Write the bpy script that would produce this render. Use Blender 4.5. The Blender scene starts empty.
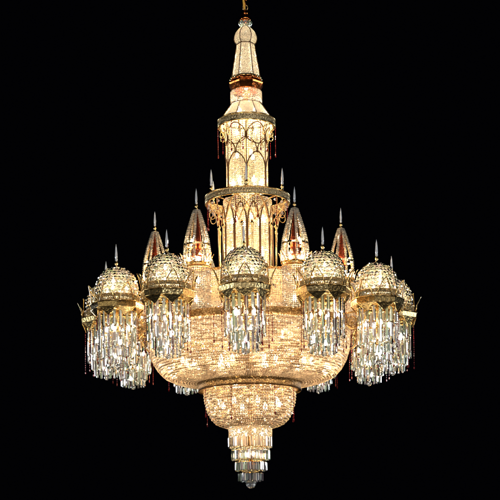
import bpy, math, random
import numpy as np
from mathutils import Matrix, Vector

random.seed(7)
RNG = np.random.default_rng(7)
PI = math.pi
SC = bpy.context.scene
COL = SC.collection
Z0 = 1.11            # height of the lowest crystal above the camera's eye level


# ------------------------------------------------------------------ materials
def nodes(name):
    m = bpy.data.materials.new(name)
    m.use_nodes = True
    nt = m.node_tree
    nt.nodes.clear()
    out = nt.nodes.new('ShaderNodeOutputMaterial')
    return m, nt, out


def crystal(name, col, see=.35, trans=.6, ior=1.6, rough=.05, glass=0.0, gloss_col=(1, 1, 1), var=.45, body=1.0, iri=0.0):
    """cut crystal: lets light straight through, scatters some of it, mirrors at its facets; every bead a little different"""
    m, nt, out = nodes(name)
    N, L = nt.nodes.new, nt.links.new
    geo = N('ShaderNodeNewGeometry')
    ramp = N('ShaderNodeMapRange')
    ramp.inputs[3].default_value = 1 - var
    ramp.inputs[4].default_value = 1.0
    L(geo.outputs['Random Per Island'], ramp.inputs[0])
    tint = N('ShaderNodeMix')
    tint.data_type = 'RGBA'
    tint.blend_type = 'MULTIPLY'
    tint.inputs[0].default_value = 1
    tint.inputs[6].default_value = (*[c * body for c in col], 1)
    L(ramp.outputs[0], tint.inputs[7])
    base = tint.outputs[2]
    if iri:
        # rainbow glints of lead crystal put into the base colour, one hue per piece
        mul = N('ShaderNodeMath'); mul.operation = 'MULTIPLY'; mul.inputs[1].default_value = 37.7
        fr = N('ShaderNodeMath'); fr.operation = 'FRACT'
        L(geo.outputs['Random Per Island'], mul.inputs[0]); L(mul.outputs[0], fr.inputs[0])
        hsv = N('ShaderNodeCombineColor'); hsv.mode = 'HSV'
        hsv.inputs[1].default_value = iri; hsv.inputs[2].default_value = 1
        L(fr.outputs[0], hsv.inputs[0])
        t2 = N('ShaderNodeMix'); t2.data_type = 'RGBA'; t2.blend_type = 'MULTIPLY'; t2.inputs[0].default_value = 1
        L(base, t2.inputs[6]); L(hsv.outputs[0], t2.inputs[7])
        base = t2.outputs[2]
    d = N('ShaderNodeBsdfDiffuse'); L(base, d.inputs[0])
    t = N('ShaderNodeBsdfTranslucent'); L(base, t.inputs[0])
    m1 = N('ShaderNodeMixShader'); m1.inputs[0].default_value = trans
    L(d.outputs[0], m1.inputs[1]); L(t.outputs[0], m1.inputs[2])
    tr = N('ShaderNodeBsdfTransparent'); tr.inputs[0].default_value = (*[min(1, c ** .4) for c in col], 1)
    m2 = N('ShaderNodeMixShader'); m2.inputs[0].default_value = see
    L(m1.outputs[0], m2.inputs[1]); L(tr.outputs[0], m2.inputs[2])
    last = m2
    if glass:
        gb = N('ShaderNodeBsdfGlass'); gb.inputs['IOR'].default_value = 1.55; gb.inputs['Roughness'].default_value = .02
        gb.inputs[0].default_value = (*[c ** .3 for c in col], 1)
        mg = N('ShaderNodeMixShader'); mg.inputs[0].default_value = glass
        L(last.outputs[0], mg.inputs[1]); L(gb.outputs[0], mg.inputs[2])
        last = mg
    g = N('ShaderNodeBsdfGlossy'); g.inputs['Roughness'].default_value = rough; g.inputs[0].default_value = (*gloss_col, 1)
    f = N('ShaderNodeFresnel'); f.inputs[0].default_value = ior
    m3 = N('ShaderNodeMixShader')
    L(f.outputs[0], m3.inputs[0]); L(last.outputs[0], m3.inputs[1]); L(g.outputs[0], m3.inputs[2])
    L(m3.outputs[0], out.inputs[0])
    return m


def metal(name, col, rough=.22, bump=0.0, scale=60, dark=None):
    m, nt, out = nodes(name)
    N, L = nt.nodes.new, nt.links.new
    p = N('ShaderNodeBsdfPrincipled')
    p.inputs['Base Color'].default_value = (*col, 1)
    p.inputs['Metallic'].default_value = 1
    p.inputs['Roughness'].default_value = rough
    tc = N('ShaderNodeTexCoord')
    nz = N('ShaderNodeTexNoise'); nz.inputs['Scale'].default_value = scale; nz.inputs['Detail'].default_value = 4
    L(tc.outputs['Object'], nz.inputs['Vector'])
    rr = N('ShaderNodeMapRange'); rr.inputs[3].default_value = rough * .7; rr.inputs[4].default_value = min(1, rough * 1.6)
    L(nz.outputs[0], rr.inputs[0]); L(rr.outputs[0], p.inputs['Roughness'])
    if dark:
        vo = N('ShaderNodeTexVoronoi'); vo.inputs['Scale'].default_value = scale * .8
        L(tc.outputs['Object'], vo.inputs['Vector'])
        cr = N('ShaderNodeMapRange'); cr.inputs[1].default_value = .15; cr.inputs[2].default_value = .6
        L(vo.outputs['Distance'], cr.inputs[0])
        mx = N('ShaderNodeMix'); mx.data_type = 'RGBA'
        mx.inputs[6].default_value = (*col, 1); mx.inputs[7].default_value = (*dark, 1)
        L(cr.outputs[0], mx.inputs[0]); L(mx.outputs[2], p.inputs['Base Color'])
        bp = N('ShaderNodeBump'); bp.inputs['Strength'].default_value = bump; bp.inputs['Distance'].default_value = .01
        bp.invert = True
        L(vo.outputs['Distance'], bp.inputs['Height']); L(bp.outputs[0], p.inputs['Normal'])
    elif bump:
        bp = N('ShaderNodeBump'); bp.inputs['Strength'].default_value = bump; bp.inputs['Distance'].default_value = .01
        L(nz.outputs[0], bp.inputs['Height']); L(bp.outputs[0], p.inputs['Normal'])
    L(p.outputs[0], out.inputs[0])
    return m


def lamp_mat(name, col, strength):
    m, nt, out = nodes(name)
    e = nt.nodes.new('ShaderNodeEmission')
    e.inputs[0].default_value = (*col, 1)
    e.inputs[1].default_value = strength
    nt.links.new(e.outputs[0], out.inputs[0])
    return m


def plastic(name, col, rough=.4):
    m, nt, out = nodes(name)
    p = nt.nodes.new('ShaderNodeBsdfPrincipled')
    p.inputs['Base Color'].default_value = (*col, 1)
    p.inputs['Roughness'].default_value = rough
    nz = nt.nodes.new('ShaderNodeTexNoise'); nz.inputs['Scale'].default_value = 200
    bp = nt.nodes.new('ShaderNodeBump'); bp.inputs['Strength'].default_value = .2; bp.inputs['Distance'].default_value = .002
    nt.links.new(nz.outputs[0], bp.inputs['Height']); nt.links.new(bp.outputs[0], p.inputs['Normal'])
    nt.links.new(p.outputs[0], out.inputs[0])
    return m


M = dict(
    gold_bead=crystal('gold_bead', (1.0, .87, .70), see=0, trans=.6, var=.38, glass=.10),
    amber_bead=crystal('amber_bead', (1.0, .72, .34), see=0, trans=.6, var=.5, glass=.08),
    pink_bead=crystal('pink_bead', (1.0, .84, .68), see=0, trans=.6, var=.5, glass=.06),
    tower_bead=crystal('tower_bead', (1.0, .87, .66), see=0, trans=.62, var=.35, glass=.07),
    cream_bead=crystal('cream_bead', (1.0, .91, .76), see=0, trans=.62, var=.22, glass=.02),
    clear=crystal('clear_crystal', (.93, .95, .84), see=.34, trans=.55, ior=1.5, glass=.30, var=.45, body=.85, iri=.24),
    gem=crystal('dome_gem', (1.0, .97, .86), see=.38, trans=.7, ior=1.45, glass=.06, var=.6, body=.97, iri=.16),
    lens=crystal('lens_crystal', (.95, .97, 1.0), see=.25, trans=.5, ior=1.6, glass=.75, var=.1, body=1.0),
    spike=crystal('spike_crystal', (.92, .95, 1.0), see=.02, trans=.4, ior=1.7, glass=.08, var=.2, body=1.0),
    net=crystal('gold_net', (1.0, .92, .74), see=.6, trans=.6, var=0, ior=1.3),
    red=crystal('red_bead', (.32, .03, .035), see=.2, trans=.5, var=.4),
    red_glass=crystal('red_glass', (.10, .010, .006), see=.05, trans=.5, ior=1.6, var=0),
    brass=metal('polished_brass', (.86, .58, .24), .18),
    gold=metal('chased_gold', (.90, .63, .30), .34, .7, 80, dark=(.42, .24, .09)),
    dark_brass=metal('aged_brass', (.82, .66, .38), .28, .5, 120, dark=(.40, .29, .14)),
    gap_shade=metal('gap_shade_brass', (.30, .17, .07), .35),  # dark tone that stands in for shade between the beads
    tray=metal('tray_brass', (.56, .42, .20), .20, .16, 60, dark=(.40, .29, .13)),
    copper=metal('dark_copper', (.26, .055, .025), .22, .2, 30),
    dark_red=metal('dark_red_metal', (.22, .035, .02), .3),
    wire=metal('bronze_wire', (.13, .065, .028), .5),
    red_brass=metal('red_brass', (.72, .20, .05), .14, .25, 25),
    bulb_body=lamp_mat('warm_bulb', (1, .74, .48), 250),
    bulb_tower=lamp_mat('tower_bulb', (1, .76, .49), 95),
    bulb_lantern=lamp_mat('lantern_bulb', (1, .87, .68), 25),
    bulb_dome=lamp_mat('dome_bulb', (1, .87, .67), 46),
    bulb_spire=lamp_mat('spire_bulb', (1, .85, .64), 420),
    cord=plastic('yellow_cord', (.75, .38, .03)),
)


# ------------------------------------------------------------------ mesh builder
class MB:
    def __init__(self):
        self.v, self.f, self.n, self.s = [], [], 0, []

    def add(self, verts, faces, smooth=False):
        verts = np.asarray(verts, dtype=float).reshape(-1, 3)
        self.v.append(verts)
        for f in faces:
            self.f.append([i + self.n for i in f])
        self.s += [smooth] * len(faces)
        self.n += len(verts)

    def stamp(self, tv, tf, mats, offs):
        """copies of one small shape: mats (k,3,3), offs (k,3)"""
        mats, offs = np.asarray(mats), np.asarray(offs)
        k, nv = len(mats), len(tv)
        if k == 0:
            return
        vv = np.einsum('kij,nj->kni', mats, np.asarray(tv)) + offs[:, None, :]
        self.v.append(vv.reshape(-1, 3))
        base = self.n
        for q in range(k):
            b = base + q * nv
            for f in tf:
                self.f.append([i + b for i in f])
        self.s += [False] * (k * len(tf))
        self.n += k * nv

    def lathe(self, prof, n=48, phase=0.0, smooth=True, centre=(0, 0, 0), close=False):
        prof = list(prof)
        vs, fs = [], []
        for r, z in prof:
            for k in range(n):
                a = phase + 2 * PI * k / n
                vs.append((centre[0] + r * math.sin(a), centre[1] - r * math.cos(a), centre[2] + z))
        m = len(prof)
        for i in range(m if close else m - 1):
            j = (i + 1) % m
            for k in range(n):
                k2 = (k + 1) % n
                fs.append((i * n + k, i * n + k2, j * n + k2, j * n + k))
        if not close:
            if prof[0][0] > 1e-6:
                fs.append(tuple(range(n - 1, -1, -1)))
            if prof[-1][0] > 1e-6:
                fs.append(tuple((m - 1) * n + k for k in range(n)))
        self.add(vs, fs, smooth)

    def tube(self, pts, r, sides=6, closed=False, cap=True):
        P = [Vector(p) for p in pts]
        n = len(P)
        rr = r if hasattr(r, '__len__') else [r] * n
        vs, fs = [], []
        up = None
        for i in range(n):
            if closed:
                t = P[(i + 1) % n] - P[i - 1]
            else:
                t = P[min(i + 1, n - 1)] - P[max(i - 1, 0)]
            t.normalize()
            if up is None:
                up = Vector((0, 0, 1)) if abs(t.z) < .9 else Vector((1, 0, 0))
            a = t.cross(up)
            if a.length < 1e-6:
                a = t.orthogonal()
            a.normalize()
            b = a.cross(t).normalized()
            up = b
            for k in range(sides):
                q = 2 * PI * k / sides
                vs.append(P[i] + (a * math.cos(q) + b * math.sin(q)) * rr[i])
        for i in range(n if closed else n - 1):
            j = (i + 1) % n
            for k in range(sides):
                k2 = (k + 1) % sides
                fs.append((i * sides + k, i * sides + k2, j * sides + k2, j * sides + k))
        if not closed and cap:
            fs.append(tuple(range(sides - 1, -1, -1)))
            fs.append(tuple((n - 1) * sides + k for k in range(sides)))
        self.add([tuple(v) for v in vs], fs, True)

    def build(self, name, mat, parent=None, loc=(0, 0, 0), rotz=0.0):
        me = bpy.data.meshes.new(name)
        v = np.concatenate(self.v)
        me.vertices.add(len(v))
        me.vertices.foreach_set('co', v.ravel().astype(np.float32))
        tot = np.array([len(f) for f in self.f], dtype=np.int32)
        idx = np.fromiter((i for f in self.f for i in f), dtype=np.int32, count=int(tot.sum()))
        me.loops.add(len(idx))
        me.loops.foreach_set('vertex_index', idx)
        me.polygons.add(len(tot))
        st = np.zeros(len(tot), dtype=np.int32)
        st[1:] = np.cumsum(tot)[:-1]
        me.polygons.foreach_set('loop_start', st)
        me.polygons.foreach_set('use_smooth', np.array(self.s, dtype=bool))
        me.update(calc_edges=True)
        me.validate()
        me.materials.append(M[mat])
        o = bpy.data.objects.new(name, me)
        COL.objects.link(o)
        o.location = loc
        o.rotation_euler = (0, 0, rotz)
        o.parent = parent
        return o


# templates -------------------------------------------------------------------
def bead_template(n=6):
    v = [(0, 1, 0), (0, -1, 0)] + [(math.cos(2 * PI * (k + .5) / n), 0, math.sin(2 * PI * (k + .5) / n)) for k in range(n)]
    f = []
    for k in range(n):
        a, b = 2 + k, 2 + (k + 1) % n
        f += [(0, b, a), (1, a, b)]
    return np.array(v), f


BV, BF = bead_template(6)
BV8, BF8 = bead_template(8)


def gem_template(n=8):
    """cut stone: table, crown, girdle, pavilion"""
    v, f = [], []
    for r, y in ((.5, -.55), (1, -.12), (1, .12), (.55, .7)):
        for k in range(n):
            a = 2 * PI * (k + .5) / n
            v.append((r * math.cos(a), y, r * math.sin(a)))
    for i in range(3):
        for k in range(n):
            k2 = (k + 1) % n
            f.append((i * n + k, i * n + k2, (i + 1) * n + k2, (i + 1) * n + k))
    f.append(tuple(3 * n + k for k in range(n)))
    f.append(tuple(k for k in range(n - 1, -1, -1)))
    return np.array(v), f


GV, GF = gem_template()


def prism_template():
    """a hanging spear: six-sided, narrow at the top, pointed at the foot; z from 0 (top) to -1"""
    n = 6
    v, f = [], []
    for r, z in ((.35, 0), (1, -.07), (1, -.90), (.40, -1)):
        for k in range(n):
            a = 2 * PI * k / n
            v.append((r * math.cos(a), r * .62 * math.sin(a), z))
    for i in range(3):
        for k in range(n):
            k2 = (k + 1) % n
            f.append((i * n + k, (i + 1) * n + k, (i + 1) * n + k2, i * n + k2))
    f.append(tuple(range(n)))
    f.append(tuple(3 * n + k for k in range(n - 1, -1, -1)))
    return np.array(v), f


PV, PF = prism_template()


def poly_factor(a, n, ph):
    if not n:
        return 1.0
    w = 2 * PI / n
    q = (a - ph) % w - w / 2
    return math.cos(w / 2) / math.cos(q)


def beads(mb, prof, pv, ph, size, n=0, phase=0.0, jitter=.3, skip=0.0, tv=BV, tf=BF, stagger=True, centre=(0, 0, 0), arc=None, count=0):
    """rows of cut beads over a surface of revolution (or an n-sided one)"""
    P = np.array(prof, dtype=float)
    seg = np.hypot(np.diff(P[:, 0]), np.diff(P[:, 1]))
    cum = np.concatenate([[0], np.cumsum(seg)])
    rows = max(1, int(round(cum[-1] / pv)))
    mats, offs = [], []
    sx, sy, sz = size
    for i in range(rows):
        s = (i + .5) / rows * cum[-1]
        r = np.interp(s, cum, P[:, 0])
        z = np.interp(s, cum, P[:, 1])
        j = min(np.searchsorted(cum, s, side='right') - 1, len(seg) - 1)
        t = (P[j + 1] - P[j]) / max(seg[j], 1e-9)
        cnt = count or max(3, int(round(2 * PI * r / ph)))
        fit = min(1.25, (2 * PI * r / cnt) / ph)
        for k in range(cnt):
            if skip and random.random() < skip:
                continue
            a = 2 * PI * (k + (.5 * (i % 2) if stagger else 0)) / cnt + phase
            if arc and not arc(a):
                continue
            q = r * poly_factor(a, n, phase)
            rad = np.array((math.sin(a), -math.cos(a), 0))
            tan = np.array((math.cos(a), math.sin(a), 0))
            al = rad * t[0] + np.array((0, 0, t[1]))
            out = np.cross(tan, al)
            if np.dot(out, rad) < 0 or (abs(np.dot(out, rad)) < 1e-6):
                out = out if np.dot(out, rad) > 0 else -out
            e = RNG.normal(0, jitter, 2)
            o2 = out + tan * e[0] + al * e[1]
            o2 /= np.linalg.norm(o2)
            x2 = tan - o2 * np.dot(tan, o2)
            x2 /= np.linalg.norm(x2)
            z2 = np.cross(x2, o2)
            mats.append(np.stack([x2 * sx * fit, o2 * sy, z2 * sz], axis=1))
            offs.append((centre[0] + q * rad[0], centre[1] + q * rad[1], centre[2] + z))
    mb.stamp(tv, tf, mats, offs)


def prisms(mb, r, ztop, length, count, width, phase=0.0, jl=.04, jr=0.004, segs=0):
    mats, offs = [], []
    for k in range(count):
        a = phase + 2 * PI * k / count + random.uniform(-.02, .02)
        q = r + random.uniform(-jr, jr)
        tw = random.uniform(-.14, .14)
        rad = np.array((math.sin(a + tw), -math.cos(a + tw), 0))
        tan = np.array((math.cos(a + tw), math.sin(a + tw), 0))
        L = length * (1 + random.uniform(-jl, jl))
        lean = np.array((random.uniform(-.012, .012), random.uniform(-.012, .012), 1.0))
        cuts = [0.0]
        while segs and L - cuts[-1] > segs * 1.4:
            cuts.append(cuts[-1] + segs * random.uniform(.96, 1.04))
        cuts.append(L)
        for c0, c1 in zip(cuts, cuts[1:]):
            tw2 = tw + random.uniform(-.12, .12)
            rad = np.array((math.sin(a + tw2), -math.cos(a + tw2), 0)); tan = np.array((math.cos(a + tw2), math.sin(a + tw2), 0))
            mats.append(np.stack([tan * width / 2, rad * width / 2, lean * (c1 - c0 - .005)], axis=1))
            offs.append((q * math.sin(a), -q * math.cos(a), ztop - c0))
    mb.stamp(PV, PF, mats, offs)


def shade_hoops(mb, prof, pv, rad, n=64):
    """broken dark arcs standing in for the shade in the gaps between bead rows"""
    P = np.array(prof, dtype=float)
    cum = np.concatenate([[0], np.cumsum(np.hypot(np.diff(P[:, 0]), np.diff(P[:, 1])))])
    rows = max(1, int(round(cum[-1] / pv)))
    for i in range(1, rows):
        s = i / rows * cum[-1]
        r, z = np.interp(s, cum, P[:, 0]) - .001, np.interp(s, cum, P[:, 1])
        k = random.randrange(6)
        end = k + n
        while k < end:
            ln = random.randint(1, 4)
            mb.tube([cyl(r, 2 * PI * q / n, z) for q in range(k, min(k + ln, end) + 1)], rad * random.uniform(.8, 1.15), 4)
            k += ln + random.randint(0, 4)


def shade_strings(mb, prof, count, rad, phase=0.0):
    """dark uprights standing in for the shade between neighbouring columns of beads"""
    for k in range(count):
        a = phase + 2 * PI * (k + .5) / count
        mb.tube([cyl(r - .001, a, z) for r, z in prof], rad, 4)


def ball(mb, c, r, n=10, m=7, flat=True):
    mb.lathe([(max(1e-7, r * math.sin(PI * i / m)), -r * math.cos(PI * i / m)) for i in range(m + 1)], n, 0, not flat, c)


def cyl(r, a, z):
    return (r * math.sin(a), -r * math.cos(a), z)


def arch(r, a0, a1, zs, za, rb=None, steps=14, foot=None):
    """a pointed arch bent round a cylinder, optional straight legs down to foot"""
    w = a1 - a0
    pts = []
    for i in range(steps + 1):
        t = i / steps
        u = t if t <= .5 else 1 - t
        h = (1 - (1 - 2 * u) ** 1.45) ** .62
        pts.append((a0 + w * t, zs + (za - zs) * h))
    if foot is not None:
        pts = [(a0, foot)] + pts + [(a1, foot)]
    return [cyl(r if not rb else rb(z), a, z) for a, z in pts]


def strand(name, parent, pts_len, x, y, z):
    mb = MB()
    nb = int(pts_len / .022)
    mats, offs = [], []
    for i in range(nb):
        s = .0040 * (1 + .25 * math.sin(i * 1.7))
        mats.append(np.diag([s, s, .0115])); offs.append((0, 0, -.011 - i * .022))
    mats.append(np.diag([.008, .008, .02])); offs.append((0, 0, -.02 - nb * .022))
    mb.stamp(BV, BF, mats, offs)
    return mb.build(name, 'red', parent, (x, y, z))


def copy_tree(o, parent=None):
    c = o.copy()
    COL.objects.link(c)
    c.parent = parent
    for ch in list(o.children):
        copy_tree(ch, c)
    return c


def bulb_mesh():
    mb = MB()
    mb.lathe([(.0001, -.03), (.010, -.026), (.018, -.010), (.019, .004), (.013, .020), (.0055, .034), (.0001, .042)], 8, 0, True)
    return mb


# ------------------------------------------------------------------ the chandelier
root = bpy.data.objects.new('crystal_chandelier', None)
COL.objects.link(root)
root.location = (.010, 0, Z0)
root.rotation_euler = (0, math.radians(-.7), 0)
root['label'] = 'huge tiered gold and crystal chandelier with a ring of domed lanterns, hanging against black'
root['category'] = 'chandelier'
D = (0, 0, -Z0)       # parts are measured from the camera's eye level

_bulbs = {}


def bulb(mat, parent, x, y, z, s=1.0):
    if mat not in _bulbs:
        _bulbs[mat] = bulb_mesh().build('bulb', mat, parent, (x, y, z))
        o = _bulbs[mat]
    else:
        o = _bulbs[mat].copy()
        COL.objects.link(o)
        o.parent = parent
        o.location = (x, y, z)
    o.scale = (s, s, s)
    return o


def ring_bulbs(mat, n, r, z, phase=0.0, s=1.0):
    for k in range(n):
        a = phase + 2 * PI * k / n
        bulb(mat, root, r * math.sin(a), -r * math.cos(a), z - Z0, s)


PH = math.radians(-1.5)

# stem inside everything
mb = MB()
mb.lathe([(.022, 1.30), (.022, 2.0), (.05, 2.05), (.05, 2.15), (.022, 2.2), (.022, 3.2), (.04, 3.25), (.022, 3.3), (.022, 5.1)], 16)
mb.build('stem', 'brass', root, D)

# --- crown, onion, spire
mb = MB()
mb.lathe([(.025, 5.785), (.052, 5.795), (.056, 5.815), (.038, 5.83), (.050, 5.85), (.046, 5.875), (.022, 5.885), (.018, 5.905), (.0001, 5.91)], 20)
crown = mb.build('crown', 'red_brass', root, D)
mb = MB()
for k in range(9):
    a = 2 * PI * k / 9
    ball(mb, cyl(.052, a, 5.765), .020, 7, 6)
beads(mb, [(.035, 5.755), (.045, 5.735)], .012, .02, (.011, .011, .009))
mb.build('crystal_ring', 'clear', crown)
mb = MB()
mb.tube([(.026 * math.cos(2 * PI * k / 16), 0, 5.925 + .026 * math.sin(2 * PI * k / 16)) for k in range(16)], .006, 6, True)
mb.build('hanging_loop', 'brass', crown)

onion_prof = [(.083, 5.557), (.100, 5.575), (.108, 5.602), (.107, 5.630), (.092, 5.670), (.065, 5.702), (.045, 5.722)]
mb = MB()
beads(mb, onion_prof, .0140, .0150, (.0094, .006, .0101), jitter=.10)
onion = mb.build('onion_dome', 'cream_bead', root, D)
mb = MB()
for k in range(6):
    a = 2 * PI * (k + .5) / 6
    mb.tube([cyl(r + .006, a, z) for r, z in onion_prof], .004, 5)
mb.lathe([(.086, 5.550), (.094, 5.550), (.094, 5.562), (.086, 5.562)], 6, PI / 6, False, close=True)
mb.build('rib', 'wire', onion)

mb = MB()
beads(mb, [(.138, 5.225), (.085, 5.552)], .0150, .0155, (.0097, .006, .0108), n=6, phase=PI / 6, jitter=.10)
spire = mb.build('spire', 'cream_bead', root, D)
mb = MB()
for k in range(6):
    a = 2 * PI * (k + .5) / 6
    mb.tube([cyl(.143, a, 5.222), cyl(.09, a, 5.553)], .0042, 5)
mb.build('rib', 'wire', spire)

# --- red brass octagonal collar
mb = MB()
mb.lathe([(.120, 5.083), (.140, 5.083), (.176, 5.140), (.182, 5.152), (.174, 5.160), (.146, 5.178), (.146, 5.190), (.152, 5.20), (.146, 5.222), (.120, 5.222)], 8, PI / 8, False, close=True)
collar = mb.build('octagonal_collar', 'red_brass', root, D)
mb = MB()
for k in range(16):
    ball(mb, cyl(.151, 2 * PI * k / 16, 5.205), .012, 7, 5)
mb.tube([cyl(.147, 2 * PI * k / 32, 5.205) for k in range(32)], .006, 5, True)
mb.build('beaded_rim', 'brass', collar)

mb = MB()
beads(mb, [(.152, 4.955), (.152, 5.08)], .0185, .0190, (.0102, .0085, .0096), jitter=.2, stagger=False, tv=BV8, tf=BF8)
mb.build('bead_collar', 'pink_bead', root, D)

# --- conical roof
mb = MB()
beads(mb, [(.256, 4.800), (.150, 4.95)], .0105, .0125, (.0084, .005, .0082), n=8, phase=PI / 8, jitter=.12)
cone = mb.build('cone_roof', 'cream_bead', root, D)
mb = MB()
for k in range(8):
    a = 2 * PI * (k + .5) / 8
    mb.tube([cyl(.259, a, 4.803), cyl(.153, a, 4.953)], .0045, 5)
mb.tube([cyl(.156, 2 * PI * k / 32, 4.950) for k in range(32)], .004, 5, True)
mb.build('rib_frame', 'wire', cone)


# --- galleries
def gallery(r, z0, z1, t=.018):
    mb = MB()
    mb.lathe([(r - t, z0), (r, z0), (r, z1), (r - t, z1)], 72, 0, True, close=True)
    g = mb.build('gallery_ring', 'dark_brass', root, D)
    g.data.polygons.foreach_set('use_smooth', [False] * len(g.data.polygons))
    m2 = MB()
    for z in (z0, z1):
        m2.tube([cyl(r + .004, 2 * PI * k / 64, z) for k in range(64)], .0062, 6, True)
    m2.build('rim', 'brass', g)
    m3 = MB()
    # pierced frieze: little rosettes round the band
    cnt = int(2 * PI * r / .03)
    for k in range(cnt):
        a = 2 * PI * k / cnt
        rad = np.array((math.sin(a), -math.cos(a), 0)); tan = np.array((math.cos(a), math.sin(a), 0))
        m3.stamp(BV, BF, [np.stack([tan * .012, rad * .006, np.array((0, 0, .017))], axis=1)], [cyl(r + .002, a, (z0 + z1) / 2)])
    m3.build('frieze', 'dark_brass', g)
    return g


g1 = gallery(.282, 4.722, 4.787)
g2 = gallery(.418, 3.958, 4.026)

# --- upper tower
mb = MB()
tp = lambda z: .203 + .02 * max(0, (z - 4.60) / .13) ** 2
beads(mb, [(tp(z), z) for z in np.linspace(4.09, 4.745, 12)], .0190, .0200, (.0104, .008, .0098), jitter=.12, stagger=False, count=64, tv=BV8, tf=BF8)
t1 = mb.build('upper_tower', 'tower_bead', root, D)
mb = MB()
rb = lambda z: tp(z) + .011
for k in range(6):
    a0 = 2 * PI * k / 6 + PH
    w = 2 * PI / 6
    lo = 4.56
    mb.tube(arch(0, a0 + .04, a0 + w - .04, 4.62, 4.722, rb, 14, lo), .0056, 5)
    mb.tube(arch(0, a0 + .04, a0 + w - .04, 4.56, 4.512, rb, 10), .005, 5)
    mb.tube(arch(0, a0 - w / 2 + .03, a0 + w / 2 - .03, 4.47, 4.575, rb, 14, 4.42), .0056, 5)
    mb.tube(arch(0, a0 + .03, a0 + w - .03, 4.30, 4.435, rb, 14, 4.09), .006, 5)
    mb.tube([cyl(rb(z), a0, z) for z in (4.09, 4.3, 4.44, 4.56, 4.72)], .0048, 5)
mb.build('arch_tracery', 'wire', t1)
mb = MB()
for k in range(12):
    a = 2 * PI * k / 12 + PH + PI / 12
    pts = [cyl(.215 + .058 * (t ** 2.2), a, 4.50 + .22 * t) for t in np.linspace(0, 1, 8)]
    mb.tube(pts, .006, 6)
    loop = [cyl(.252 + .022 * math.sin(q), a, 4.635 + .032 * math.cos(q)) for q in np.linspace(0, 2 * PI, 12, endpoint=False)]
    mb.tube(loop, .005, 5, True)
mb.build('bracket', 'brass', t1)
ring_bulbs('bulb_tower', 6, .14, 4.17, PH + PI / 6, 1.1)
ring_bulbs('bulb_tower', 3, .10, 4.45, .4, .9)
ring_bulbs('bulb_tower', 3, .11, 4.66, .9, .9)
ring_bulbs('bulb_spire', 4, .10, 4.85, .9, 1.15)  # added to brighten the cone roof from within
bulb('bulb_spire', root, 0, 0, 5.13 - Z0, 1.0)
bulb('bulb_spire', root, 0.0, 0, 5.32 - Z0, .8)
bulb('bulb_spire', root, 0.0, 0, 5.46 - Z0, .7)
bulb('bulb_spire', root, 0.0, 0, 5.62 - Z0, .75)

for k in range(6):
    a = 2 * PI * (k + .5) / 6 + PH
    for rr_, zz_, ln in ((.288, 4.72, .28), (.255, 4.60, .15)):
        aa = a + (.40 if rr_ < .26 else .0)
        strand('bead_strand', root, ln, rr_ * math.sin(aa), -rr_ * math.cos(aa), zz_ - Z0)


def finial(parent, loc, s=1.0, name='finial'):
    mb = MB()
    mb.lathe([(.0001, 0), (.016, 0), (.020, .012), (.012, .022), (.009, .030), (.016, .042), (.017, .050), (.009, .062), (.008, .07), (.0001, .072)], 10)
    f = mb.build(name, 'brass', parent, loc)
    f.scale = (s, s, s)
    mb = MB()
    mb.lathe([(.0001, .066), (.012, .074), (.014, .090), (.010, .100), (.013, .112), (.0135, .135), (.0085, .20), (.0001, .245)], 6, .3, False)
    mb.build('spike', 'spike', f)
    return f


_drops = {}


def drop(parent, loc, r, mat):
    key = (round(r, 4), mat)
    if key not in _drops:
        m_ = MB()
        ball(m_, (0, 0, 0), r, 8, 6)
        _drops[key] = m_.build('crystal_drop', mat, parent, loc)
        return _drops[key]
    o = _drops[key].copy(); COL.objects.link(o); o.parent = parent; o.location = loc
    return o


f0 = None
for k in range(6):
    a = 2 * PI * k / 6 + PH
    if f0 is None:
        f0 = finial(root, (0, 0, 0), .95)
        c = f0
    else:
        c = copy_tree(f0, root)
    c.location = (.405 * math.sin(a), -.405 * math.cos(a), 4.026 - Z0)

# --- lower tower
mb = MB()
beads(mb, [(.238, 3.17), (.238, 3.995)], .0190, .0200, (.0104, .008, .0098), jitter=.12, stagger=False, tv=BV8, tf=BF8)
t2 = mb.build('lower_tower', 'tower_bead', root, D)
mb = MB()
for k in range(12):
    a0 = 2 * PI * k / 12 + PH
    w = 2 * PI / 12
    mb.tube(arch(.251, a0 + .02, a0 + w - .02, 3.74, 3.925, None, 14, 3.17), .0072, 5)
mb.build('arch_tracery', 'wire', t2)
col0 = None
for k in range(12):
    a = 2 * PI * k / 12 + PH + PI / 12 + (.10 if k % 2 else -.10)
    if col0 is None:
        mb = MB()
        mb.lathe([(.016, 0), (.016, .02), (.010, .03), (.009, .52), (.015, .53), (.017, .55), (.009, .56), (.009, .57)], 10)
        col0 = mb.build('column', 'brass', root)
        c = col0
    else:
        c = col0.copy(); COL.objects.link(c); c.parent = root
    c.location = (.305 * math.sin(a), -.305 * math.cos(a), 3.155 - Z0)
mb = MB()
for k in range(12):
    a = 2 * PI * k / 12 + PH + PI / 12
    for sgn in (-1, 1):
        a2 = a + sgn * PI / 6
        pts = [cyl(.305 + .105 * t ** 1.6, a + (a2 - a) * t, 3.73 + .225 * math.sin(t * PI / 2)) for t in np.linspace(0, 1, 9)]
        mb.tube(pts, .0066, 5)
    mb.tube([cyl(.36 + .03 * math.sin(q), a, 3.83 + .04 * math.cos(q)) for q in np.linspace(0, 2 * PI, 12, endpoint=False)], .0045, 5, True)
mb.build('ring_bracket', 'gold', t2)
for k in range(24):
    a = 2 * PI * k / 24 + PH
    drop(t2, cyl(.395, a, 3.925), .014, 'gem')
    drop(t2, cyl(.35, a + .1, 3.87), .012, 'gem')
for k in range(12):
    a = 2 * PI * (k + .5) / 12 + PH
    strand('bead_strand', root, .20 + .05 * (k % 2), .41 * math.sin(a), -.41 * math.cos(a), 3.955 - Z0)
ring_bulbs('bulb_tower', 6, .16, 3.80, PH + .26, 1.0)
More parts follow.
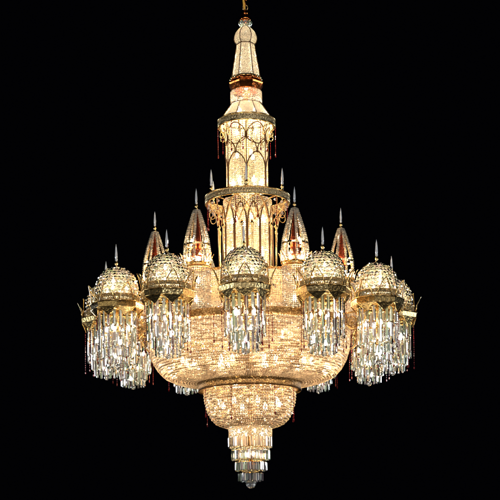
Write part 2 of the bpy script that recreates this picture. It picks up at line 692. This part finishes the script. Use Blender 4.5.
ring_bulbs('bulb_tower', 6, .16, 3.48, PH, 1.0)
ring_bulbs('bulb_tower', 4, .12, 3.24, PH + .5, 1.0)

# --- upper drum with its six turrets
mb = MB()
beads(mb, [(.86, 2.70), (.86, 3.135)], .0195, .0205, (.0105, .008, .0100), jitter=.14, stagger=False, tv=BV8, tf=BF8)
drum = mb.build('upper_drum', 'gold_bead', root, D)
mb = MB()
mb.lathe([(.30, 3.13), (.875, 3.13), (.885, 3.14), (.875, 3.15), (.30, 3.15)], 64, 0, False, close=True)
mb.build('deck', 'gold', drum)

TR, TZ = .93, 3.15
tur = None
for k in range(6):
    a = 2 * PI * (k + .5) / 6 + PH
    if tur is None:
        mb = MB()
        beads(mb, [(.126, -.43), (.126, -.012)], .0185, .0195, (.0102, .008, .0097), jitter=.12, stagger=False, tv=BV8, tf=BF8)
        tur = mb.build('turret', 'pink_bead', root)
        mb = MB()
        mb.lathe([(.05, -.008), (.130, -.008), (.133, .0), (.128, .008), (.05, .01)], 32, 0, False, close=True)
        mb.build('turret_cap', 'gold', tur)
        for q in (0, 1):
            bulb('bulb_tower', tur, .012 * (1 - 2 * q), 0, -.12 - .18 * q, 1.0)
        # open ogive cage
        cp = [(.104, .03), (.117, .10), (.119, .17), (.107, .26), (.082, .36), (.050, .46), (.028, .525), (.017, .55)]
        mb = MB()
        for j in range(8):
            b = 2 * PI * (j + .5) / 8
            P = np.array(cp)
            seg = np.concatenate([[0], np.cumsum(np.hypot(np.diff(P[:, 0]), np.diff(P[:, 1])))])
            nb = int(seg[-1] / .0175)
            mats, offs = [], []
            for i in range(nb):
                s = (i + .5) / nb * seg[-1]
                r_ = np.interp(s, seg, P[:, 0]); z_ = np.interp(s, seg, P[:, 1])
                mats.append(np.diag([.0175, .0165, .0105])); offs.append(cyl(r_ + .004, b, z_))
            mb.stamp(BV, BF, mats, offs)
        cage = mb.build('ogive_cage', 'gold_bead', tur)
        mb = MB()
        for j in range(8):
            b = 2 * PI * (j + .5) / 8
            mb.tube([cyl(r - .010, b, z) for r, z in cp], .004, 5)
        mb.build('rib_wire', 'brass', cage)
        mb = MB()
        mb.lathe([(max(.004, r * .40), z) for r, z in cp[1:]], 12, 0, False)
        mb.build('copper_core', 'copper', tur)
        for j in range(4):  # two rings of bulbs added to light the cage ribs
            bulb('bulb_body', cage, *cyl(.078, PI / 2 * j + .4, .07), .8)
        for j in range(3):
            bulb('bulb_body', cage, *cyl(.082, PI * 2 / 3 * j, .24), .5)
        mb = MB()
        mb.lathe([(.117, .205), (.126, .205), (.126, .222), (.117, .222)], 24, 0, False, close=True)
        mb.build('cage_band', 'brass', tur)
        mb = MB()
        mb.lathe([(.10, .01), (.125, .012), (.128, .03), (.12, .045), (.10, .045)], 24, 0, False, close=True)
        mb.build('cage_base', 'brass', tur)
        mb = MB()
        for j in range(8):
            b = 2 * PI * j / 8
            w = .30
            pts = []
            for t in np.linspace(0, 1, 13):
                u = 1 - abs(2 * t - 1)
                h = u ** .62
                pts.append(cyl(.132 + .03 * h * h, b + (t - .5) * 2 * w * (1), .02 + .115 * h))
            mb.tube(pts, .0042, 5)
        mb.build('petal_crest', 'brass', tur)
        for j in range(8):
            drop(tur, cyl(.126, 2 * PI * (j + .5) / 8, .062), .019, 'gem')
            drop(tur, cyl(.122, 2 * PI * j / 8, .11), .013, 'gem')
        fin = finial(tur, (0, 0, .545), .86)
        c = tur
    else:
        c = copy_tree(tur, root)
    c.location = (TR * math.sin(a), -TR * math.cos(a), TZ - Z0)
    c.rotation_euler = (0, 0, a)

# --- cornice
mb = MB()
mb.lathe([(.98, 2.668), (1.035, 2.672), (1.05, 2.685), (1.05, 2.715), (1.062, 2.728), (1.05, 2.738), (.86, 2.735), (.86, 2.70)], 96, 0, True, close=True)
cor = mb.build('cornice', 'gold', root, D)
mb = MB()
for k in range(84):
    a = 2 * PI * k / 84
    # garland of leaves laid along the cornice
    for s in (-1, 1):
        tan = np.array((math.cos(a), math.sin(a), 0)); rad = np.array((math.sin(a), -math.cos(a), 0)); up = np.array((0, 0, 1.0))
        ax = tan * .8 + up * .6 * s; ay = rad; az = np.cross(ax, ay)
        mb.stamp(BV, BF, [np.stack([ax * .030, ay * .012, az * .010], axis=1)], [cyl(1.053, a, 2.70 + .010 * s)])
mb.tube([cyl(1.050, 2 * PI * k / 96, 2.70) for k in range(96)], .008, 5, True)
mb.build('garland', 'gold', cor)

# --- great bead basket
prof_body = [(1.0, 2.672), (1.0, 2.56), (.992, 2.48), (.965, 2.39), (.92, 2.31), (.855, 2.24), (.77, 2.20), (.66, 2.175), (.55, 2.168), (.50, 2.168)]
mb = MB()
beads(mb, prof_body, .0265, .0255, (.0126, .0105, .0130), jitter=.13, skip=.02, stagger=False, count=246, tv=BV8, tf=BF8)
bowl = mb.build('bead_basket', 'gold_bead', root, D)
mb = MB()
for k in range(24):
    a = 2 * PI * k / 24 + PH
    mb.tube([cyl(r - .016, a, z) for r, z in prof_body], .0035, 4)
mb.build('wire_frame', 'wire', bowl)
mb = MB()
shade_hoops(mb, prof_body, .0265, .0040, 123)
shade_strings(mb, prof_body, 246, .0016)
mb.build('gap_shade_wires', 'gap_shade', bowl)  # dark wires that draw the shade between basket beads
for k in range(12):
    for da in (-.055, .055):
        a = 2 * PI * (k + .5) / 12 + PH + da + (.03 if da > 0 else 0)
        bulb('bulb_body', root, .80 * math.sin(a), -.80 * math.cos(a), 2.285 - Z0 + .012 * (k % 2), 1.05)
    a = 2 * PI * (k + .5) / 12 + PH + .12
    bulb('bulb_body', root, .90 * math.sin(a), -.90 * math.cos(a), 2.50 - Z0, 1.0)
ring_bulbs('bulb_body', 10, .60, 2.255, PH + .3, .9)  # added to brighten the dark floor of the basket
for k in range(6):
    a = 2 * PI * k / 6 + PH
    bulb('bulb_body', root, .72 * math.sin(a), -.72 * math.cos(a), 2.90 - Z0, 1.25)
for k in range(12):
    a = 2 * PI * (k + .5) / 12 + PH - .03
    strand('bead_strand', root, .26, 1.055 * math.sin(a), -1.055 * math.cos(a), 2.68 - Z0)

# --- lower ring and bowl
mb = MB()
mb.lathe([(.46, 2.092), (.505, 2.092), (.520, 2.104), (.510, 2.118), (.514, 2.150), (.528, 2.168), (.518, 2.182), (.46, 2.182)], 72, 0, True, close=True)
lr = mb.build('lower_ring', 'gold', root, D)
mb = MB()
mb.tube([cyl(.515, 2 * PI * k / 64, 2.090) for k in range(64)], .006, 5, True)
mb.build('rim', 'wire', lr)
prof_low = [(.455, 2.098), (.458, 2.04), (.447, 1.96), (.425, 1.885), (.39, 1.815), (.34, 1.765), (.27, 1.735), (.215, 1.73)]
mb = MB()
beads(mb, prof_low, .0285, .0275, (.0136, .0105, .0140), jitter=.13, skip=.02, stagger=False, count=105, tv=BV8, tf=BF8)
lb = mb.build('lower_basket', 'gold_bead', root, D)
mb = MB()
for k in range(16):
    a = 2 * PI * k / 16 + PH
    mb.tube([cyl(r - .016, a, z) for r, z in prof_low], .0032, 4)
mb.build('wire_frame', 'wire', lb)
mb = MB()
shade_hoops(mb, prof_low, .0285, .0044, 84)
shade_strings(mb, prof_low, 105, .0024)
mb.build('gap_shade_wires', 'gap_shade', lb)  # same drawn-in gap shade for the lower basket
ring_bulbs('bulb_body', 8, .31, 1.965, PH + .28, 1.15)
for k in range(8):
    a = 2 * PI * (k + .5) / 8 + PH + (.02 if k % 2 else .14)
    strand('bead_strand', root, .27 + .05 * (k % 2), (.50 - .03 * (k % 2)) * math.sin(a), -(.50 - .03 * (k % 2)) * math.cos(a), 2.10 - Z0)

# --- hanging tiers
for i, (r, zt, zb, bz) in enumerate(((.213, 1.735, 1.515, .11), (.185, 1.52, 1.392, .045), (.148, 1.40, 1.283, .03), (.117, 1.29, 1.175, .02))):
    mb = MB()
    if bz > .03:
        beads(mb, [(r, zb + (zt - zb) * .5), (r, zt)], .0165, .0175, (.0105, .009, .0098), jitter=.25)
    ln = (zt - zb) * (.5 if bz > .1 else .8)
    cnt = int(2 * PI * r / (.025 if i < 3 else .037))
    prisms(mb, r + .004, zb + ln, ln, cnt, .025 if i < 3 else .036, 0.1 * i, .03)
    t = mb.build('crystal_tier', 'gold_bead' if i == 0 else 'clear', root, D)
    mb = MB()
    mb.lathe([(r - .03, zt - .006), (r + .004, zt - .006), (r + .004, zt + .004), (r - .03, zt + .004)], 48, 0, False, close=True)
    mb.build('tier_ring', 'brass', t)
ring_bulbs('bulb_body', 6, .165, 1.675, PH + .3, .6)
ring_bulbs('bulb_tower', 2, .09, 1.46, .3, .7)
mb = MB()
ball(mb, (0, 0, 1.165), .052, 12, 9)
mb.build('crystal_ball', 'lens', root, D)

# --- twelve domed lanterns
LR, LZ = 1.43, 2.80
lan = None
for k in range(12):
    a = 2 * PI * k / 12 + PH
    if lan is None:
        mb = MB()
        # eight-sided mirror-brass tray with a pointed apron under each side
        mb.lathe([(.215, -.022), (.248, -.022), (.255, .024), (.262, .028), (.258, .036), (.20, .036)], 8, PI / 8, False, close=True)
        for j in range(8):
            b0, b1 = 2 * PI * (j - .5) / 8, 2 * PI * (j + .5) / 8
            A, B = Vector(cyl(.247, b0, -.0225)), Vector(cyl(.247, b1, -.0225))
            Cc = Vector(cyl(.205, 2 * PI * j / 8, -.098))
            nrm = (B - A).cross(Cc - A).normalized() * .006
            A = A.lerp(B, .04); B = B.lerp(A, .04)
            vs = [A, B, Cc, A + nrm, B + nrm, Cc + nrm]
            mb.add([tuple(v) for v in vs], [(0, 1, 2), (5, 4, 3), (0, 3, 4, 1), (1, 4, 5, 2), (2, 5, 3, 0)])
        lan = mb.build('domed_lantern', 'tray', root)
        mb = MB()
        for r_, z_ in ((.2505, -.022), (.263, .031)):
            mb.tube([cyl(r_, 2 * PI * (j + .5) / 8, z_) for j in range(8)], .0042, 6, True)
        for j in range(8):
            b0, b1, bc = 2 * PI * (j - .5) / 8, 2 * PI * (j + .5) / 8, 2 * PI * j / 8
            mb.tube([cyl(.249, b0 + .03, -.026), cyl(.206, bc, -.1), cyl(.249, b1 - .03, -.026)], .0034, 5)
        mb.build('tray_rim', 'brass', lan)
        mb = MB()
        mb.lathe([(.200, .036), (.222, .036), (.226, .046), (.216, .052), (.200, .052)], 32, 0, True, close=True)
        mb.lathe([(.200, .098), (.216, .098), (.219, .104), (.212, .108), (.200, .108)], 32, 0, True, close=True)
        mb.build('gallery', 'gold', lan)
        mb = MB()
        beads(mb, [(.213, .052), (.209, .098)], .0155, .020, (.0098, .008, .0078), jitter=.2)
        mb.build('gallery_bead', 'amber_bead', lan)
        mb = MB()
        for j in range(8):
            b = 2 * PI * j / 8
            for wd, hh, rw in ((.30, .165, .0058),):
                pts = []
                for t in np.linspace(0, 1, 15):
                    u = 1 - abs(2 * t - 1)
                    h = u ** .62
                    pts.append(cyl(.243 + .042 * h * h, b + (t - .5) * 2 * wd, .034 + hh * h))
                mb.tube(pts, rw, 5)
        mb.build('petal_crest', 'brass', lan)
        dp = [(.185, .085), (.198, .14), (.202, .19), (.192, .245), (.166, .300), (.126, .345), (.080, .372), (.03, .385)]
        mb = MB()
        beads(mb, dp, .0335, .0375, (.0188, .0095, .0168), tv=GV, tf=GF, jitter=.20)
        beads(mb, [(p[0] + .002, p[1]) for p in dp], .0335, .0375, (.006, .006, .006), jitter=.3, stagger=True, phase=.093)
        dome = mb.build('dome', 'gem', lan)
        mb = MB()
        mb.lathe([(r - .019, z) for r, z in dp[:-1]] + [(.012, .372)] + [(.012, .368)] + [(r - .022, z - .002) for r, z in dp[-2::-1]], 32, 0, True, close=True)
        mb.build('dome_net', 'net', lan)  # netting as a plain shell, added so gaps between gems glow
        mb = MB()
        for j in range(16):
            b = 2 * PI * j / 16
            mb.tube([cyl(r - .012, b, z) for r, z in dp], .0032, 4)
        for r, z in dp[1:-1:2]:
            mb.tube([cyl(r - .012, 2 * PI * q / 32, z) for q in range(32)], .003, 4, True)
        mb.build('dome_frame', 'brass', lan)
        finial(lan, (0, 0, .382), .95)
        mb = MB()
        prisms(mb, .186, -.045, .37, 19, .031, .05, segs=.155, jl=.012)
        mb.build('prism_fringe', 'clear', lan)
        mb = MB()
        prisms(mb, .140, -.25, .24, 17, .028, .1, segs=.125, jl=.012)
        mb.build('prism_fringe', 'clear', lan)
        mb = MB()
        prisms(mb, .118, -.38, .175, 16, .027, .2, segs=.10, jl=.012)
        mb.build('prism_fringe', 'clear', lan)
        mb = MB()
        ball(mb, (0, 0, -.553), .026, 10, 8)
        mb.tube([(0, 0, -.53), (0, 0, -.40)], .004, 5)
        mb.build('pendant_ball', 'lens', lan)
        mb = MB()
        mb.lathe([(.012, -.40), (.012, .36)], 8)
        for zz_, r_ in ((-.38, .122), (-.25, .142), (-.045, .190)):
            mb.tube([cyl(r_, 2 * PI * q / 32, zz_) for q in range(32)], .005, 5, True)
            for q in range(4):
                mb.tube([cyl(.01, PI / 2 * q, zz_), cyl(r_, PI / 2 * q, zz_)], .004, 4)
        mb.build('lantern_frame', 'brass', lan)
        for j in range(8):
            b = 2 * PI * j / 8
            strand('bead_strand', lan, .40, .212 * math.sin(b), -.212 * math.cos(b), -.09)
        for j in range(4):
            b = 2 * PI * (j + .5) / 4
            bulb('bulb_dome', lan, .10 * math.sin(b), -.10 * math.cos(b), .175, .8)
            bulb('bulb_lantern', lan, .115 * math.sin(b), -.115 * math.cos(b), -.20, .75)
        bulb('bulb_lantern', lan, .0, -.03, -.46, .7)  # lower bulbs added to brighten the foot of the cascade
        bulb('bulb_lantern', lan, .05, .0, -.34, .75)
        bulb('bulb_lantern', lan, -.05, .02, -.36, .75)
        bulb('bulb_dome', lan, .0, -.035, .26, .85)  # extra bulb added to lighten the upper dome
        # scrolled arm back to the body
        mb = MB()
        L = LR - 1.03
        pts = [(0, .12 + (L - .10) * t, -.10 - .12 * math.sin(t * PI * 1.15) + .02 * t) for t in np.linspace(0, 1, 14)]
        mb.tube(pts, [.013 - .004 * abs(.5 - t) for t in np.linspace(0, 1, 14)], 8)
        mb.tube([(0, .14, -.04), (0, L + .06, -.06)], .010, 8)
        for cx, cz, rr_ in ((.27, -.13, .045), (.35, -.10, .03)):
            sp = [(0, cx + rr_ * (1 - t * .75) * math.cos(t * 9), cz + rr_ * (1 - t * .75) * math.sin(t * 9)) for t in np.linspace(0, 1, 26)]
            mb.tube(sp, .007, 6)
        mb.build('scroll_arm', 'gold', lan)
        c = lan
    else:
        c = copy_tree(lan, root)
    c.location = (LR * math.sin(a), -LR * math.cos(a), LZ - Z0)
    c.rotation_euler = (math.radians(random.uniform(-.7, .7)), math.radians(random.uniform(-.7, .7)), a + math.radians(random.uniform(-2.5, 2.5)))

# ------------------------------------------------------------------ chain and cord
top = root.location + Matrix.Rotation(math.radians(-.7), 3, 'Y') @ Vector((0, 0, 5.95 - Z0))
mb = MB()
for k in range(12):
    q = k * .058
    flat = k % 2
    pts = []
    for i in range(14):
        t = 2 * PI * i / 14
        u, w = .017 * math.cos(t), .038 * math.sin(t)
        pts.append((u if flat else 0, 0 if flat else u, q + w))
    mb.tube(pts, .0055, 6, True)
ch = mb.build('hanging_chain', 'red_brass', None, (top.x, top.y, top.z + .022))
ch['label'] = 'red brass link chain holding up the chandelier at the top'
ch['category'] = 'chain'
mb = MB()
mb.tube([(top.x - .005, -.035, top.z - .06), (top.x - .012, -.05, top.z - .01), (top.x - .022, -.055, top.z + .08), (top.x - .035, -.05, top.z + .3), (top.x - .045, -.04, top.z + .75)], .0105, 8)
cd = mb.build('power_cord', 'cord', None)
cd['label'] = 'yellow power cord running up beside the red chain'
cd['category'] = 'cord'

# ------------------------------------------------------------------ camera
cam = bpy.data.cameras.new('camera')
co = bpy.data.objects.new('camera', cam)
COL.objects.link(co)
co.location = (0, -15, 0)
co.rotation_euler = (PI / 2, 0, 0)
cam.sensor_width = 36
cam.lens = 108
cam.shift_y = .70
cam.clip_end = 200
SC.camera = co

# ------------------------------------------------------------------ light: the bulbs themselves, and unseen lamps added far off for glints, reflections and fill
w = bpy.data.worlds.new('World')
SC.world = w
w.use_nodes = True
w.node_tree.nodes['Background'].inputs[0].default_value = (.25, .25, .5, 1)
w.node_tree.nodes['Background'].inputs[1].default_value = .0012


def area(name, loc, target, size, power, col):
    l = bpy.data.lights.new(name, 'AREA')
    l.shape = 'RECTANGLE'
    l.size, l.size_y = size
    l.energy = power
    l.color = col
    o = bpy.data.objects.new(name, l)
    COL.objects.link(o)
    o.location = loc
    o.rotation_euler = (Vector(target) - Vector(loc)).to_track_quat('-Z', 'Y').to_euler()
    return o


area('unseen_lamp', (-9, -.8, 2.9), (0, -.6, 3.0), (2.4, 1.8), 60, (.90, .96, 1))
area('unseen_lamp', (9, -.2, 2.9), (0, -.2, 3.0), (1.6, 1.8), 50, (.84, .92, 1))
area('unseen_lamp', (-6.3, 8, 3.6), (0, 0, 3.0), (1.6, 2.4), 110, (.84, .92, 1))
area('unseen_lamp', (6.3, 8, 3.6), (0, 0, 3.0), (1.6, 2.4), 110, (.80, .90, 1))
area('unseen_lamp', (3.4, -15, 4.4), (0, 0, 3.2), (1.4, 1.4), 290, (.95, .97, 1))
area('unseen_lamp', (-4.2, -15, 5.2), (0, 0, 3.2), (1.4, 1.4), 200, (.95, .97, 1))
area('unseen_lamp', (-9, -10, 1.6), (0, 0, 2.8), (4.5, 3.5), 26, (1, .88, .68))
area('unseen_lamp', (9, -10, 1.6), (0, 0, 2.8), (4.5, 3.5), 26, (1, .88, .68))
area('unseen_lamp', (-1.5, -16, 8.3), (0, 0, 4.0), (6, 3), 45, (1, .95, .85))
area('unseen_lamp', (8, -8, 6.6), (0, 0, 4.2), (2, 2), 70, (.85, .92, 1))
area('unseen_lamp', (-.5, -17, -.6), (0, 0, 3.0), (6, 3.2), 45, (1, .95, .85))

# ------------------------------------------------------------------ render settings
SC.view_settings.view_transform = 'Standard'
SC.view_settings.look = 'None'
SC.view_settings.exposure = 0.8
SC.view_settings.gamma = 1
cy = SC.cycles
cy.use_denoising = True
cy.max_bounces = 10
cy.diffuse_bounces = 4
cy.glossy_bounces = 4
cy.transmission_bounces = 6
cy.transparent_max_bounces = 24
cy.sample_clamp_indirect = 20
cy.caustics_reflective = False
cy.caustics_refractive = False
